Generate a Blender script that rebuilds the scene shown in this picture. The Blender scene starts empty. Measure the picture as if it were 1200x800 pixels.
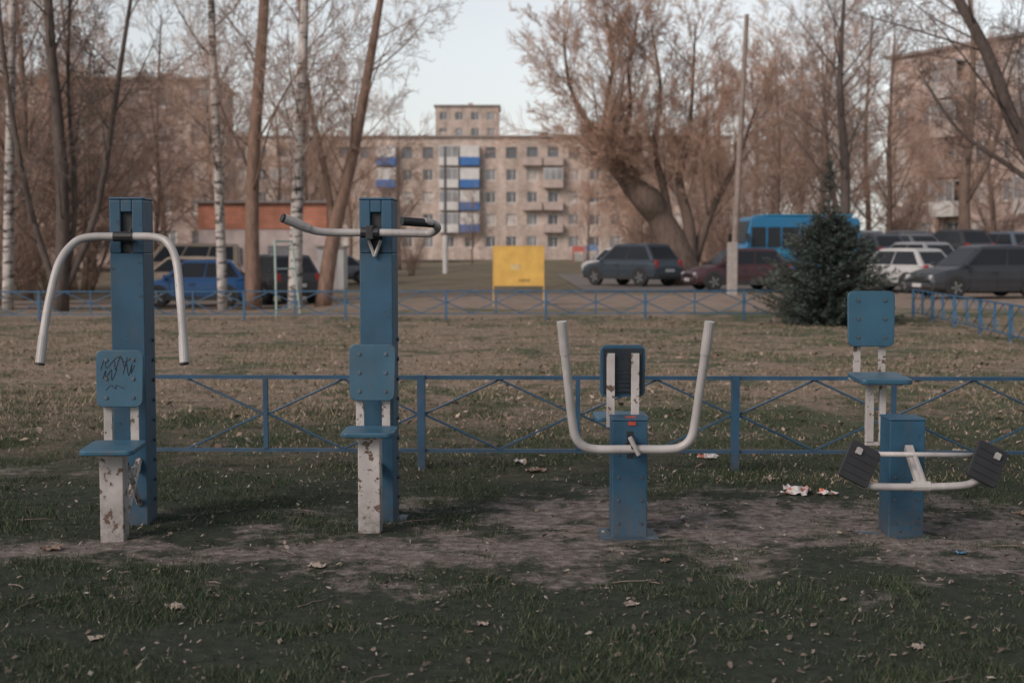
import bpy, math, random
import numpy as np
from mathutils import Vector, Matrix, noise, Euler
R = random.Random(7)
scene = bpy.context.scene
COL = scene.collection
rad = math.radians

# ------------------------------------------------------------------ helpers
def sm(t):
    t = max(0.0, min(1.0, t)); return t*t*(3-2*t)
def hfun(x, y):
    z = -0.32*sm((-x-2)/6)*sm((y-33)/8)
    z += 0.7*sm((x-9)/7)*sm((y-50)/14)
    a = 1-sm((y-34)/8)
    if a > 0:
        z += a*(0.03*noise.noise(Vector((x*.55, y*.55, 0))) + 0.012*noise.noise(Vector((x*2.6, y*2.6, 3))))
        if y < 12: z += .007*noise.noise(Vector((x*9, y*9, 7)))
    return z

def nt(mat):
    mat.use_nodes = True
    t = mat.node_tree; t.nodes.clear()
    return t
class NT:
    def __init__(s, name):
        s.m = bpy.data.materials.new(name); s.t = nt(s.m); s.n = s.t.nodes; s.l = s.t.links
        s.out = s.n.new('ShaderNodeOutputMaterial'); s.b = s.n.new('ShaderNodeBsdfPrincipled')
        s.l.new(s.b.outputs[0], s.out.inputs[0])
    def link(s, a, b): s.l.new(a, b)
    def coord(s, kind='Object'):
        if kind == 'World':
            return s.n.new('ShaderNodeNewGeometry').outputs['Position']
        return s.n.new('ShaderNodeTexCoord').outputs[kind]
    def noise(s, vec, scale, detail=4, rough=.55, stretch=None):
        if stretch:
            mp = s.n.new('ShaderNodeMapping'); mp.inputs['Scale'].default_value = stretch
            s.link(vec, mp.inputs[0]); vec = mp.outputs[0]
        x = s.n.new('ShaderNodeTexNoise'); x.inputs['Scale'].default_value = scale
        x.inputs['Detail'].default_value = detail; x.inputs['Roughness'].default_value = rough
        s.link(vec, x.inputs['Vector']); return x.outputs[0]
    def ramp(s, f, stops):
        r = s.n.new('ShaderNodeValToRGB'); e = r.color_ramp.elements
        while len(e) < len(stops): e.new(.5)
        for i, (p, c) in enumerate(stops):
            e[i].position = p
            if not hasattr(c, '__len__'): c = (c, c, c)
            e[i].color = (*c[:3], 1)
        s.link(f, r.inputs[0]); return r.outputs[0]
    def mix(s, f, a, b, mode='MIX'):
        m = s.n.new('ShaderNodeMix'); m.data_type = 'RGBA'; m.blend_type = mode
        for v, i in ((f, 0), (a, 6), (b, 7)):
            if hasattr(v, 'links') or hasattr(v, 'is_linked'): s.link(v, m.inputs[i])
            elif i == 0: m.inputs[0].default_value = v
            else: m.inputs[i].default_value = (*v[:3], 1)
        return m.outputs[2]
    def math(s, op, a, b=0.0, c=None):
        m = s.n.new('ShaderNodeMath'); m.operation = op
        for v, i in ((a, 0), (b, 1), (c, 2)):
            if v is None: continue
            if hasattr(v, 'is_linked'): s.link(v, m.inputs[i])
            else: m.inputs[i].default_value = v
        return m.outputs[0]
    def bump(s, h, strength, dist=.01):
        b = s.n.new('ShaderNodeBump'); b.inputs['Strength'].default_value = strength
        b.inputs['Distance'].default_value = dist
        s.link(h, b.inputs['Height']); s.link(b.outputs[0], s.b.inputs['Normal'])
    def col(s, c):
        if hasattr(c, 'is_linked'): s.link(c, s.b.inputs['Base Color'])
        else: s.b.inputs['Base Color'].default_value = (*c, 1)
    def rough(s, r):
        if hasattr(r, 'is_linked'): s.link(r, s.b.inputs['Roughness'])
        else: s.b.inputs['Roughness'].default_value = r

def basic(name, c, rough=.7, var=.2, scale=6, bump=.15, bscale=60, metal=0, world=False, bd=.003):
    m = NT(name); v = m.coord('World' if world else 'Object')
    n = m.noise(v, scale, 5)
    lo = [x*(1-var) for x in c]; hi = [min(1, x*(1+var)) for x in c]
    m.col(m.ramp(n, [(.3, lo), (.7, hi)])); m.rough(rough); m.b.inputs['Metallic'].default_value = metal
    if bump: m.bump(m.noise(v, bscale, 3), bump, bd)
    return m.m
def painted(name, c, chip, thr=.64, rough=.5, chipscale=22, dirt=(.07,.058,.048), zdirt=.25):
    m = NT(name); v = m.coord('World')
    n = m.noise(v, 5, 6)
    base = m.ramp(n, [(.28, [x*.72 for x in c]), (.72, [min(1, x*1.2) for x in c])])
    d = m.ramp(m.noise(v, 9, 8, .7, (1, 1, .35)), [(.5, 0), (.8, .5)])
    base = m.mix(d, base, dirt)
    sp = m.n.new('ShaderNodeSeparateXYZ'); m.link(v, sp.inputs[0])
    g = m.math('SUBTRACT', zdirt, sp.outputs[2]); g = m.math('MULTIPLY', g, 3.0)
    g = m.math('MULTIPLY', m.math('MINIMUM', m.math('MAXIMUM', g, 0), 1), m.ramp(m.noise(v, 30, 5, .7), [(.35, 0), (.65, 1)]))
    base = m.mix(g, base, dirt)
    cn = m.noise(v, chipscale, 8, .68)
    ck = m.ramp(cn, [(thr, 0), (thr+.015, 1)])
    base = m.mix(ck, base, chip)
    m.col(base); m.rough(m.ramp(n, [(.3, rough-.08), (.7, rough+.15)]))
    h = m.mix(.5, m.noise(v, 60, 3), m.ramp(cn, [(thr, 1), (thr+.02, 0)]))
    m.bump(h, .25, .003)
    return m.m

# ------------------------------------------------------------------ geometry
def gbox(c, s, rot=None):
    vs = []
    for z in (-.5, .5):
        for x, y in ((-.5,-.5),(.5,-.5),(.5,.5),(-.5,.5)):
            p = Vector((x*s[0], y*s[1], z*s[2]))
            if rot: p = Euler(rot).to_matrix() @ p
            vs.append(tuple(p + Vector(c)))
    return vs, [(3,2,1,0),(4,5,6,7),(0,1,5,4),(1,2,6,5),(2,3,7,6),(3,0,4,7)]
def bx(x0, x1, y0, y1, z0, z1):
    return gbox(((x0+x1)/2, (y0+y1)/2, (z0+z1)/2), (x1-x0, y1-y0, z1-z0))
def gtube(pts, radii, n=8, cap=True):
    pts = [Vector(p) for p in pts]; vs = []; fs = []
    if not hasattr(radii, '__len__'): radii = [radii]*len(pts)
    prev = None
    for i, p in enumerate(pts):
        if i == 0: t = pts[1]-p
        elif i == len(pts)-1: t = p-pts[i-1]
        else: t = pts[i+1]-pts[i-1]
        if t.length < 1e-9: t = Vector((0,0,1))
        t.normalize()
        if prev is None:
            ref = Vector((0,0,1)) if abs(t.z) < .9 else Vector((1,0,0))
            u = t.cross(ref).normalized()
        else:
            u = (prev - t*prev.dot(t))
            u = u.normalized() if u.length > 1e-6 else t.orthogonal().normalized()
        prev = u; w = t.cross(u); r = radii[i]
        for k in range(n):
            a = 2*math.pi*k/n
            q = p + u*(math.cos(a)*r) + w*(math.sin(a)*r)
            vs.append((q.x, q.y, q.z))
    for i in range(len(pts)-1):
        o = i*n
        for k in range(n):
            k2 = (k+1) % n
            fs.append((o+k, o+k2, o+n+k2, o+n+k))
    if cap:
        fs.append(tuple(range(n-1, -1, -1))); o = (len(pts)-1)*n; fs.append(tuple(o+k for k in range(n)))
    return vs, fs
def spline(pts, k=6):
    P = [Vector(p) for p in pts]; P = [P[0]*2-P[1]] + P + [P[-1]*2-P[-2]]; o = []
    for i in range(1, len(P)-2):
        for j in range(k):
            t = j/k; a, b, c, d = P[i-1:i+3]
            o.append(.5*((2*b)+(c-a)*t+(2*a-5*b+4*c-d)*t*t+(3*b-a-3*c+d)*t**3))
    o.append(P[-2]); return o
def rrect(w, h, r, n=5, taper=0):
    o = []
    for cx, cz, a0 in ((w/2-r, h/2-r, 0), (-w/2+r, h/2-r, 90), (-w/2+r, -h/2+r, 180), (w/2-r, -h/2+r, 270)):
        for i in range(n):
            a = rad(a0+90*i/(n-1)); x = cx+r*math.cos(a); z = cz+r*math.sin(a)
            o.append((x*(1-taper*(.5-z/h)), z))
    return o
def gplate(outline, th, mat4):
    n = len(outline)
    vs = [tuple(mat4 @ Vector((x, -th/2, z))) for x, z in outline] + [tuple(mat4 @ Vector((x, th/2, z))) for x, z in outline]
    fs = [tuple(range(n)), tuple(range(2*n-1, n-1, -1))]
    for i in range(n):
        j = (i+1) % n; fs.append((i, i+n, j+n, j))
    return vs, fs
def TM(loc, rot=(0,0,0)): return Matrix.Translation(loc) @ Euler(rot).to_matrix().to_4x4()

def merge(gs):
    V = []; F = []
    for v, f in gs:
        o = len(V); V.extend(v); F.extend([tuple(i+o for i in q) for q in f])
    return V, F
def part(name, gs, mat, parent=None, bevel=0, smooth=False, label=None, loc=None, rot=None):
    if isinstance(gs, tuple): gs = [gs]
    V, F = merge(gs)
    me = bpy.data.meshes.new(name); me.from_pydata(V, [], F)
    mats = mat if isinstance(mat, (list, tuple)) else [mat]
    for m_ in mats: me.materials.append(m_)
    ob = bpy.data.objects.new(name, me); COL.objects.link(ob)
    if parent is not None: ob.parent = parent
    if loc is not None: ob.location = loc
    if rot is not None: ob.rotation_euler = rot
    if bevel:
        b = ob.modifiers.new('b', 'BEVEL'); b.width = bevel; b.segments = 2; b.limit_method = 'ANGLE'; b.angle_limit = rad(40)
    if label: ob['label'] = label
    return ob
def thing(name, loc, label, category, group=None, rot=0, kind=None):
    e = bpy.data.objects.new(name, None); e.empty_display_size = .2; COL.objects.link(e)
    e.location = loc; e.rotation_euler = (0, 0, rot)
    e['label'] = label; e['category'] = category
    if group: e['group'] = group
    return e
def sub(name, parent, loc=(0,0,0), rot=(0,0,0)):
    e = bpy.data.objects.new(name, None); COL.objects.link(e); e.parent = parent
    e.location = loc; e.rotation_euler = rot; return e
def copy_thing(src, loc, rot, scale, label=None):
    t = src.copy(); COL.objects.link(t); t.location = loc; t.rotation_euler = (0, 0, rot); t.scale = (scale,)*3
    if label: t['label'] = label
    def rec(a, b):
        for c in a.children:
            d = c.copy(); COL.objects.link(d); d.parent = b; rec(c, d)
    rec(src, t); return t

# ------------------------------------------------------------------ materials
BLUE = (.0115, .059, .108)  # blue and white machine paints kept darker, foreground shade included in the colour
M_blue = painted('worn_blue_paint', BLUE, (.010,.022,.035), .64)
M_blue2 = painted('faded_blue_board_paint', (.018,.074,.122), (.07,.085,.095), .66, .45)
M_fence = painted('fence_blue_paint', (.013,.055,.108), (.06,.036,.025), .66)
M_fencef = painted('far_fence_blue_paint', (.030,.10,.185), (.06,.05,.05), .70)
M_white = painted('chipped_white_paint', (.34,.318,.308), (.085,.052,.036), .565, .5, 18)
M_tube = painted('white_tube_paint', (.325,.31,.305), (.13,.10,.08), .67, .4, 30)
M_black = basic('black_rubber', (.011,.011,.013), .55, .3, 10, .2)
M_dkboard = painted('dark_blue_plastic', (.009,.015,.024), (.03,.04,.05), .7, .4)
M_bolt = basic('bolt_steel', (.08,.10,.12), .5, .3, 20, 0, metal=.6)
M_red = basic('red_sticker', (.32,.045,.028), .5)

# ------------------------------------------------------------------ ground
ELL = ((-.5,6.9,1.6,.60),(1.2,7.6,2.3,1.0),(2.4,7.4,1.5,1.05),(-2.2,7.0,.7,.35),(-4.0,9.35,1.3,.35),(.4,8.0,1.3,.75))
def build_ground():
    def axis(segs):
        o = []
        for a, b, n in segs: o += list(np.linspace(a, b, n, endpoint=False))
        return o + [segs[-1][1]]
    xs = axis([(-500,-60,14),(-60,-14,30),(-14,-4.5,50),(-4.5,4.5,260),(4.5,14,50),(14,60,30),(60,500,14)])
    ys = axis([(-40,3.5,16),(3.5,11,220),(11,32,110),(32,90,50),(90,900,22)])
    nx, ny = len(xs), len(ys)
    V = [(x, y, hfun(x, y)) for y in ys for x in xs]
    F = [(j*nx+i, j*nx+i+1, (j+1)*nx+i+1, (j+1)*nx+i) for j in range(ny-1) for i in range(nx-1)]
    m = NT('ground_soil_and_grass'); P = m.coord('World')
    sp = m.n.new('ShaderNodeSeparateXYZ'); m.link(P, sp.inputs[0]); X, Y = sp.outputs[0], sp.outputs[1]
    fine = m.noise(P, 14, 8, .7); mid = m.noise(P, 2.2, 6, .6); big = m.noise(P, .45, 5, .6); grit = m.noise(P, 70, 5, .7)
    soil = m.ramp(fine, [(.3, (.062,.051,.047)), (.46, (.128,.107,.099)), (.68, (.27,.235,.218))])
    dark = m.ramp(fine, [(.3, (.015,.020,.014)), (.7, (.046,.053,.038))])  # near turf, with the foreground shade painted into its colour
    dead = m.ramp(m.noise(P, 9, 8, .75), [(.3, (.080,.060,.047)), (.5, (.210,.158,.120)), (.7, (.36,.285,.225))])
    green = m.ramp(m.noise(P, 7, 8, .75), [(.3, (.034,.046,.027)), (.7, (.105,.116,.068))])
    def ell(cx, cy, rx, ry):
        a = m.math('DIVIDE', m.math('SUBTRACT', X, cx), rx); b = m.math('DIVIDE', m.math('SUBTRACT', Y, cy), ry)
        return m.math('SUBTRACT', 1.0, m.math('SQRT', m.math('ADD', m.math('MULTIPLY', a, a), m.math('MULTIPLY', b, b))))
    d = None
    for e in ELL:
        q = ell(*e); d = q if d is None else m.math('MAXIMUM', d, q)
    d = m.math('MAXIMUM', d, -1.0)
    d = m.math('ADD', d, m.math('MULTIPLY', m.math('SUBTRACT', mid, .5), 4.6))
    d = m.math('ADD', d, m.math('MULTIPLY', m.math('SUBTRACT', m.noise(P, 6, 8, .75), .5), 4.2))
    dk = m.ramp(d, [(0, 0), (.7, 1)])
    near = m.mix(dk, dark, soil)
    gb = m.math('MULTIPLY', m.math('MAXIMUM', m.math('SUBTRACT', 15.0, Y), 0), .020)
    gb = m.math('ADD', gb, m.math('MULTIPLY', m.math('MINIMUM', m.math('MAXIMUM', X, 0), 4), .018))
    fk = m.ramp(m.math('ADD', m.math('ADD', big, gb), m.math('MULTIPLY', m.math('SUBTRACT', mid, .5), .9)), [(.48, 0), (.64, 1)])
    field = m.mix(fk, dead, green)
    fy = m.math('ADD', Y, m.math('MULTIPLY', m.math('SUBTRACT', mid, .5), 7.0))
    near2far = m.ramp(m.math('DIVIDE', m.math('SUBTRACT', fy, 8.4), 6.0), [(0, 0), (1, 1)])
    c = m.mix(near2far, near, field)
    ry = m.math('ADD', Y, m.math('MULTIPLY', m.math('SUBTRACT', m.noise(P, .25, 3), .5), 14.0))
    rd = m.ramp(m.math('DIVIDE', ry, 100.0), [(.33, 0), (.37, 1), (.46, 1), (.50, 0)])
    rx = m.ramp(m.math('DIVIDE', m.math('ADD', X, 20), 40.0), [(.35, 0), (.47, 1)])
    rd = m.math('MULTIPLY', rd, rx)
    c = m.mix(rd, c, m.ramp(m.noise(P, 1.2, 8, .7), [(.3, (.14,.105,.082)), (.7, (.30,.24,.20))]))
    fg = m.ramp(m.math('DIVIDE', Y, 200.0), [(.24, 0), (.30, 1)])
    c = m.mix(m.math('MULTIPLY', fg, .7), c, m.ramp(m.noise(P, .5, 6, .7), [(.35, (.07,.082,.045)), (.65, (.20,.148,.11))]))
    c = m.mix(m.ramp(grit, [(.65, 0), (.71, .65)]), c, (.26,.228,.208))
    m.col(c); m.rough(.95)
    h = m.mix(.5, fine, grit); m.bump(h, .9, .035)
    m.b.inputs['Specular IOR Level'].default_value = .15
    ob = part('ground', (V, F), m.m); ob['kind'] = 'structure'
    ob.data.shade_smooth()
build_ground()

M_asph = basic('dusty_asphalt', (.13,.112,.10), .9, .35, .8, .3, world=True)
M_dirtroad = basic('dirt_road', (.17,.13,.105), .95, .4, .9, .4, world=True)
def sheet(name, x0, x1, y0, y1, dz, mat, st=1.0):
    nx = int((x1-x0)/st)+1; ny = int((y1-y0)/st)+1
    V = [(x0+(x1-x0)*i/(nx-1), y0+(y1-y0)*j/(ny-1), hfun(x0+(x1-x0)*i/(nx-1), y0+(y1-y0)*j/(ny-1))+dz) for j in range(ny) for i in range(nx)]
    F = [(j*nx+i, j*nx+i+1, (j+1)*nx+i+1, (j+1)*nx+i) for j in range(ny-1) for i in range(nx-1)]
    o = part(name, (V, F), mat); o['kind'] = 'structure'; return o
sheet('parking_lot', 2.5, 45, 49, 82, .03, M_asph)
sheet('road', -45, -6.5, 43, 49, .03, M_dirtroad)

# ------------------------------------------------------------------ grass, leaves
def blades(name, n, region, hgt, wid, dens, cols, dry, lean=.5):
    vs = np.zeros((n*3, 3), np.float32); k = 0; tries = 0
    while k < n and tries < n*12:
        tries += 1
        x, y = region()
        dd = dens(x, y)
        if R.random() > dd: continue
        h = hgt*(.35+R.random())*(.6+.6*min(1, dd)); w = wid*(.6+.8*R.random()); a = R.random()*6.283; z = hfun(x, y)-.004
        lx = (R.random()-.5)*2*lean*h; ly = (R.random()-.5)*2*lean*h
        ca, sa = math.cos(a)*w/2, math.sin(a)*w/2
        vs[k*3] = (x-ca, y-sa, z); vs[k*3+1] = (x+ca, y+sa, z); vs[k*3+2] = (x+lx, y+ly, z+h); k += 1
    vs = vs[:k*3]
    me = bpy.data.meshes.new(name)
    me.vertices.add(len(vs)); me.vertices.foreach_set('co', vs.ravel())
    me.loops.add(k*3); me.loops.foreach_set('vertex_index', np.arange(k*3, dtype=np.int32))
    me.polygons.add(k); me.polygons.foreach_set('loop_start', np.arange(0, k*3, 3, dtype=np.int32))
    me.update(calc_edges=True)
    m = NT(name+'_material'); g = m.n.new('ShaderNodeNewGeometry')
    m.col(m.ramp(g.outputs['Random Per Island'], cols)); m.rough(.85); m.b.inputs['Specular IOR Level'].default_value = .1
    me.materials.append(m.m)
    ob = bpy.data.objects.new(name, me); COL.objects.link(ob); ob['kind'] = 'stuff'
    ob['label'] = dry; ob['category'] = 'grass'
    return ob
def wedge(y0, y1, p=1.0):
    def f():
        y = y0+(y1-y0)*R.random()**p; hw = y*.40+.5
        return (R.random()*2-1)*hw, y
    return f
def dirtness(x, y):
    d = -9
    for cx, cy, rx, ry in ELL:
        d = max(d, 1-math.hypot((x-cx)/rx, (y-cy)/ry))
    return d
def dn(x, y):
    n = noise.noise(Vector((x*1.6, y*1.6, 5)))+.8*noise.noise(Vector((x*5, y*5, 1)))
    v = .44+n*1.15 - max(0, dirtness(x, y)+.25)*.75 - .5*sm((y-11.5)/4)
    return max(.02, v)
blades('grass', 180000, wedge(4.0, 15), .031, .0042, dn,  # blade colours lowered to carry the foreground shade
       [(0, (.019,.030,.017)), (.5, (.040,.060,.034)), (.8, (.064,.085,.050)), (1, (.15,.135,.10))], 'short green spring grass in patches, darkened for foreground shade', .8)
def df(x, y):
    n = noise.noise(Vector((x*.5, y*.5, 9)))+.6*noise.noise(Vector((x*2, y*2, 2)))
    return max(.03, (.5+n))*sm((y-8.8+n*1.5)/5)
blades('dry_grass', 90000, wedge(9.0, 31, 1.3), .042, .010, df,
       [(0, (.046,.062,.034)), (.36, (.12,.112,.070)), (.68, (.25,.192,.145)), (1, (.39,.31,.24))], 'dry yellowish grass with some green', .9)

def leafmesh(name, n, region, size, cols, lab, keep=None):
    V = []; F = []
    for i in range(n):
        x, y = region()
        if keep and R.random() > keep(x, y): continue
        z = hfun(x, y)+.004; s = size*(.35+R.random()**2*1.3); a = R.random()*6.28
        M = Matrix.Translation((x, y, z+.3*s)) @ Euler(((R.random()-.5)*1.3, (R.random()-.5)*1.3, a)).to_matrix().to_4x4()
        o = len(V); b = R.uniform(.5, 1.2)
        for p in ((-.6,0,0),(-.15,-.35*b,.12),(.5,-.2*b,.02),(.75,0,.1),(.45,.25*b,.04),(-.15,.38*b,.14)):
            V.append(tuple(M @ (Vector(p)*s)))
        F += [(o,o+1,o+5),(o+1,o+2,o+4,o+5),(o+2,o+3,o+4)]
    m = NT(name+'_m'); g = m.n.new('ShaderNodeNewGeometry')
    m.col(m.ramp(g.outputs['Random Per Island'], cols)); m.rough(.9)
    ob = part(name, (V, F), m.m); ob['kind'] = 'stuff'; ob['label'] = lab; ob['category'] = 'leaves'
leafmesh('fallen_leaves', 11000, wedge(4.2, 12), .017, [(0, (.045,.036,.03)), (.6, (.11,.086,.068)), (.93, (.19,.158,.13)), (1, (.34,.31,.28))], 'scattered dry brown fallen leaves')
def lk(x, y): return sm((y-8.6)/6)*max(.1, .7+noise.noise(Vector((x*.7, y*.7, 4))))
leafmesh('leaf_litter', 12000, wedge(9.0, 31, 1.1), .042, [(0, (.06,.04,.03)), (.55, (.14,.09,.065)), (1, (.34,.27,.215))], 'brown leaf litter over the lawn', lk)

# ------------------------------------------------------------------ machines
def tall_post(e, h=1.776, w=.18, dpt=.24):
    hw = w/2
    gs = [bx(-hw, hw, 0, dpt, -.05, h-.30), bx(-hw, -.030, 0, dpt, h-.30, h-.014), bx(.030, hw, 0, dpt, h-.30, h-.014),
          bx(-.030, .030, dpt-.02, dpt, h-.30, h-.014), bx(-.030, .030, 0, .06, h-.08, h-.014), bx(-hw-.002, hw+.002, -.002, dpt+.002, h-.014, h)]
    p = part('post', gs, M_blue, e, .006)
    part('slot_shade', [bx(-.028, .028, .03, dpt-.022, h-.297, h-.082)], M_black, p)  # black fill painting the shade inside the open slot
    for i in range(9):
        z = .12+i*.11
        for s in (-1, 1):
            part('bolt', [gtube([(s*hw, dpt*.72, z), (s*(hw+.012), dpt*.72, z)], .012, 6)], M_bolt, p)
    part('base_plate', [bx(-hw-.05, hw+.05, -.04, dpt+.05, -.05, -.004)], M_blue, e, .003)
    return p
def board(e, name, w, h, loc, rot, mat=None, bolts=True, taper=0, th=.018):
    p = part(name, [gplate(rrect(w, h, .035, taper=taper), th, TM(loc, rot))], mat or M_blue2, e, .004)
    if bolts:
        for sx in (-1, 1):
            for sz in ((-1, 0, 1) if h > .2 else (-1, 1)):
                m4 = TM(loc, rot); a = m4 @ Vector((sx*w*.28, -th/2, sz*h*.33)); b = m4 @ Vector((sx*w*.28, -th/2-.007, sz*h*.33))
                part('bolt', [gtube([a, b], .010, 8)], M_bolt, p)
    return p
def seat_unit(e, zs, zb, yb, yf, seat_w, pw, py0, py1, back_h=.30, back_w=.25):
    board(e, 'backrest', back_w, back_h, (0, yb, zb), (rad(-4), 0, 0), taper=.04)
    for a, b in ((-.092, -.048), (.048, .092)):
        part('backrest_support', [bx(a, b, yb+.014, yb+.022, zs-.02, zb+.10)], M_white, e, .002)
    part('seat', [gplate(rrect(seat_w, yb-yf, .035), .026, TM((0, (yb+yf)/2, zs-.013), (rad(90+2), 0, 0)))], M_blue2, e, .006)
    part('seat_post', [bx(-pw/2, pw/2, py0, py1, -.05, zs-.03), bx(-pw/2-.02, pw/2+.02, py0-.03, yb+.04, zs-.045, zs-.031)], M_white, e, .004)

e = thing('lat_pull_machine', (-2.068, 7.65, hfun(-2.07, 7.65)), 'tall blue outdoor exercise machine with drooping white handlebar and scribbled backrest', 'exercise machine', 'blue outdoor exercise machines on the lawn', .03)
tall_post(e)
seat_unit(e, .49, .82, -.20, -.53, .275, .12, -.42, -.30)
part('brace', [bx(.035, .055, -.30, -.002, .30, .34), gtube([(0.045, -.30, .12), (.045, 0, .36)], .018, 6), gtube([(0.045, -.30, .40), (.045, 0, .12)], .016, 6)], M_white, e)
hb = [(-.385,-.33,.925),(-.375,-.30,1.06),(-.352,-.25,1.25),(-.322,-.18,1.42),(-.268,-.11,1.52),(-.19,-.08,1.56),(0,-.075,1.565)]
hb = hb + [(-x, y, z) for x, y, z in reversed(hb[:-1])]
hb = [(x*.955-.005, y, z) for x, y, z in hb]
h = part('handlebar', [gtube(spline(hb, 7), .0215, 14)], M_tube, e); h.data.shade_smooth()
for s in (-1, 1):
    part('grip', [gtube([(s*.3695-.005,-.333,.912), (s*.359-.005,-.303,1.05)], .0245, 14)], M_tube, h)
    part('end_cap', [gtube([(s*.3705-.005,-.335,.905), (s*.3695-.005,-.333,.913)], .0245, 14)], M_black, h)
part('pivot_arm', [bx(-.022, .022, -.05, .12, 1.545, 1.575), gtube([(-.05,-.075,1.565),(.05,-.075,1.565)], .028, 10), gtube([(0,-.03,1.53),(.03,.04,1.63)], .012, 6)], M_black, e)
RR = random.Random(3)
def scr(x0, z0, n, sx, sz):
    pts = []
    for i in range(n):
        zz = z0+(sz if i % 2 else -sz)+RR.uniform(-.012,.012)
        pts.append((x0+sx*i/n+RR.uniform(-.012,.012), -.2105+(zz-.82)*.07, zz))
    return gtube(spline(pts, 4), .0018, 4)
sc = [scr(-.10, .90, 8, .17, .028), scr(-.095, .84, 6, .10, .022), scr(.01, .87, 6, .09, .03), scr(-.03, .92, 4, .12, .012), scr(-.08, .77, 5, .12, .012)]
M_ink = basic('marker_ink', (.018,.03,.042), .6, .3, 10, 0)
part('graffiti', sc, M_ink, e, label='black marker scribble on the backrest')

e = thing('chest_press_machine', (-.737, 7.72, hfun(-.745, 7.72)), 'tall blue outdoor exercise machine with wide white bar and black grips', 'exercise machine', 'blue outdoor exercise machines on the lawn', -.04)
tall_post(e)
seat_unit(e, .555, .843, -.17, -.42, .275, .115, -.33, -.23, .30, .25)
part('brace', [bx(-.02, .02, -.23, -.002, .30, .34)], M_white, e)
h = part('handlebar', [gtube(spline([(-.445,-.22,1.655),(-.38,-.18,1.628),(-.31,-.13,1.596),(-.2,-.09,1.587),(0,-.08,1.587),(.24,-.085,1.582),(.31,-.10,1.585),(.35,-.17,1.61),(.335,-.26,1.632),(.29,-.30,1.64)], 7), .021, 14)], M_tube, e)
h.data.shade_smooth()
part('grip', [gtube([(.335,-.262,1.632), (.185,-.38,1.642)], .0225, 12)], M_black, h)
part('grip', [gtube([(-.455,-.225,1.660), (-.34,-.15,1.608)], .0255, 12)], M_tube, h)
part('end_cap', [gtube([(-.464,-.231,1.664), (-.455,-.225,1.660)], .0245, 12)], M_black, h)
part('pivot_arm', [bx(-.04, .0, -.11, .05, 1.55, 1.625), gtube([(-.07,-.08,1.587),(.03,-.08,1.587)], .03, 10)], M_black, e, .004)
part('bracket', [gtube([(-.035,-.03,1.545),(-.005,-.02,1.46)], .010, 6), gtube([(.03,-.03,1.545),(-.005,-.02,1.46)], .010, 6)], M_tube, e)

def short_post(e, h=.625):
    p = part('post', [bx(-.092, .092, 0, .2, -.04, h-.012), bx(-.096, .096, -.004, .204, h-.012, h)], M_blue, e, .005)
    for sx in (-1, 1):
        for z in (.08, .20, .32, .44):
            part('bolt', [gtube([(sx*.06, 0, z), (sx*.06, -.006, z)], .009, 6)], M_bolt, p)
    return p
e = thing('outdoor_press_machine', (.612, 7.33, hfun(.61, 7.33)), 'short blue post exercise machine with U-shaped white handle', 'exercise machine', 'blue outdoor exercise machines on the lawn', 0)
p = short_post(e)
part('sticker', [bx(-.02, .035, .05, .09, .625, .629), bx(-.01, .03, -.0065, -.0045, .592, .612)], M_red, p)
part('slot_shade', [bx(-.016, .016, -.003, .0, .42, .56)], M_black, p)  # black strip standing in for the shaded slot opening
part('base_plate', [bx(-.15, .15, -.055, .24, -.03, .008)], M_blue, e)
u = [(0,-.2,.495),(.18,-.2,.495),(.25,-.205,.512),(.292,-.215,.56),(.312,-.225,.66),(.328,-.245,.80),(.345,-.27,.95),(.366,-.30,1.14)]
u = [(-x, y, z) for x, y, z in reversed(u[1:])] + u
h = part('handlebar', [gtube(spline(u, 7), .0225, 14)], M_tube, e); h.data.shade_smooth()
for s in (-1, 1):
    part('grip', [gtube([(s*.3665,-.3,1.145), (s*.348,-.275,.98)], .0255, 14)], M_tube, h)
part('pivot_arm', [bx(-.025, .025, -.215, -.002, .47, .50), bx(-.012, .012, -.23, .02, .50, .545)], M_black, e, .003)
part('bracket', [gtube([(-.02,-.235,.56),(.025,-.225,.47)], .012, 6)], M_tube, e)
bk = board(e, 'backrest', .25, .29, (0, .52, .83), (rad(3), 0, 0), M_blue, False)
part('backrest_panel', [gbox((0, .506, .83), (.215, .006, .25), (rad(3), 0, 0))], M_dkboard, bk)
part('backrest_rib', [gbox((0, .503, z), (.205, .006, .004)) for z in np.linspace(.72, .94, 10)], M_dkboard, bk)
for a, b in ((-.09, -.045), (.045, .09)):
    part('backrest_support', [bx(a, b, .478, .490, .52, .93)], M_white, e, .002)
part('seat', [gplate(rrect(.30, .30, .035), .026, TM((0, .66, .56), (rad(90), 0, 0)))], M_blue2, e, .006)
part('seat_post', [bx(-.04, .04, .60, .68, -.05, .54), bx(-.03, .03, .205, .60, .06, .12)], M_blue, e, .004)

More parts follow.
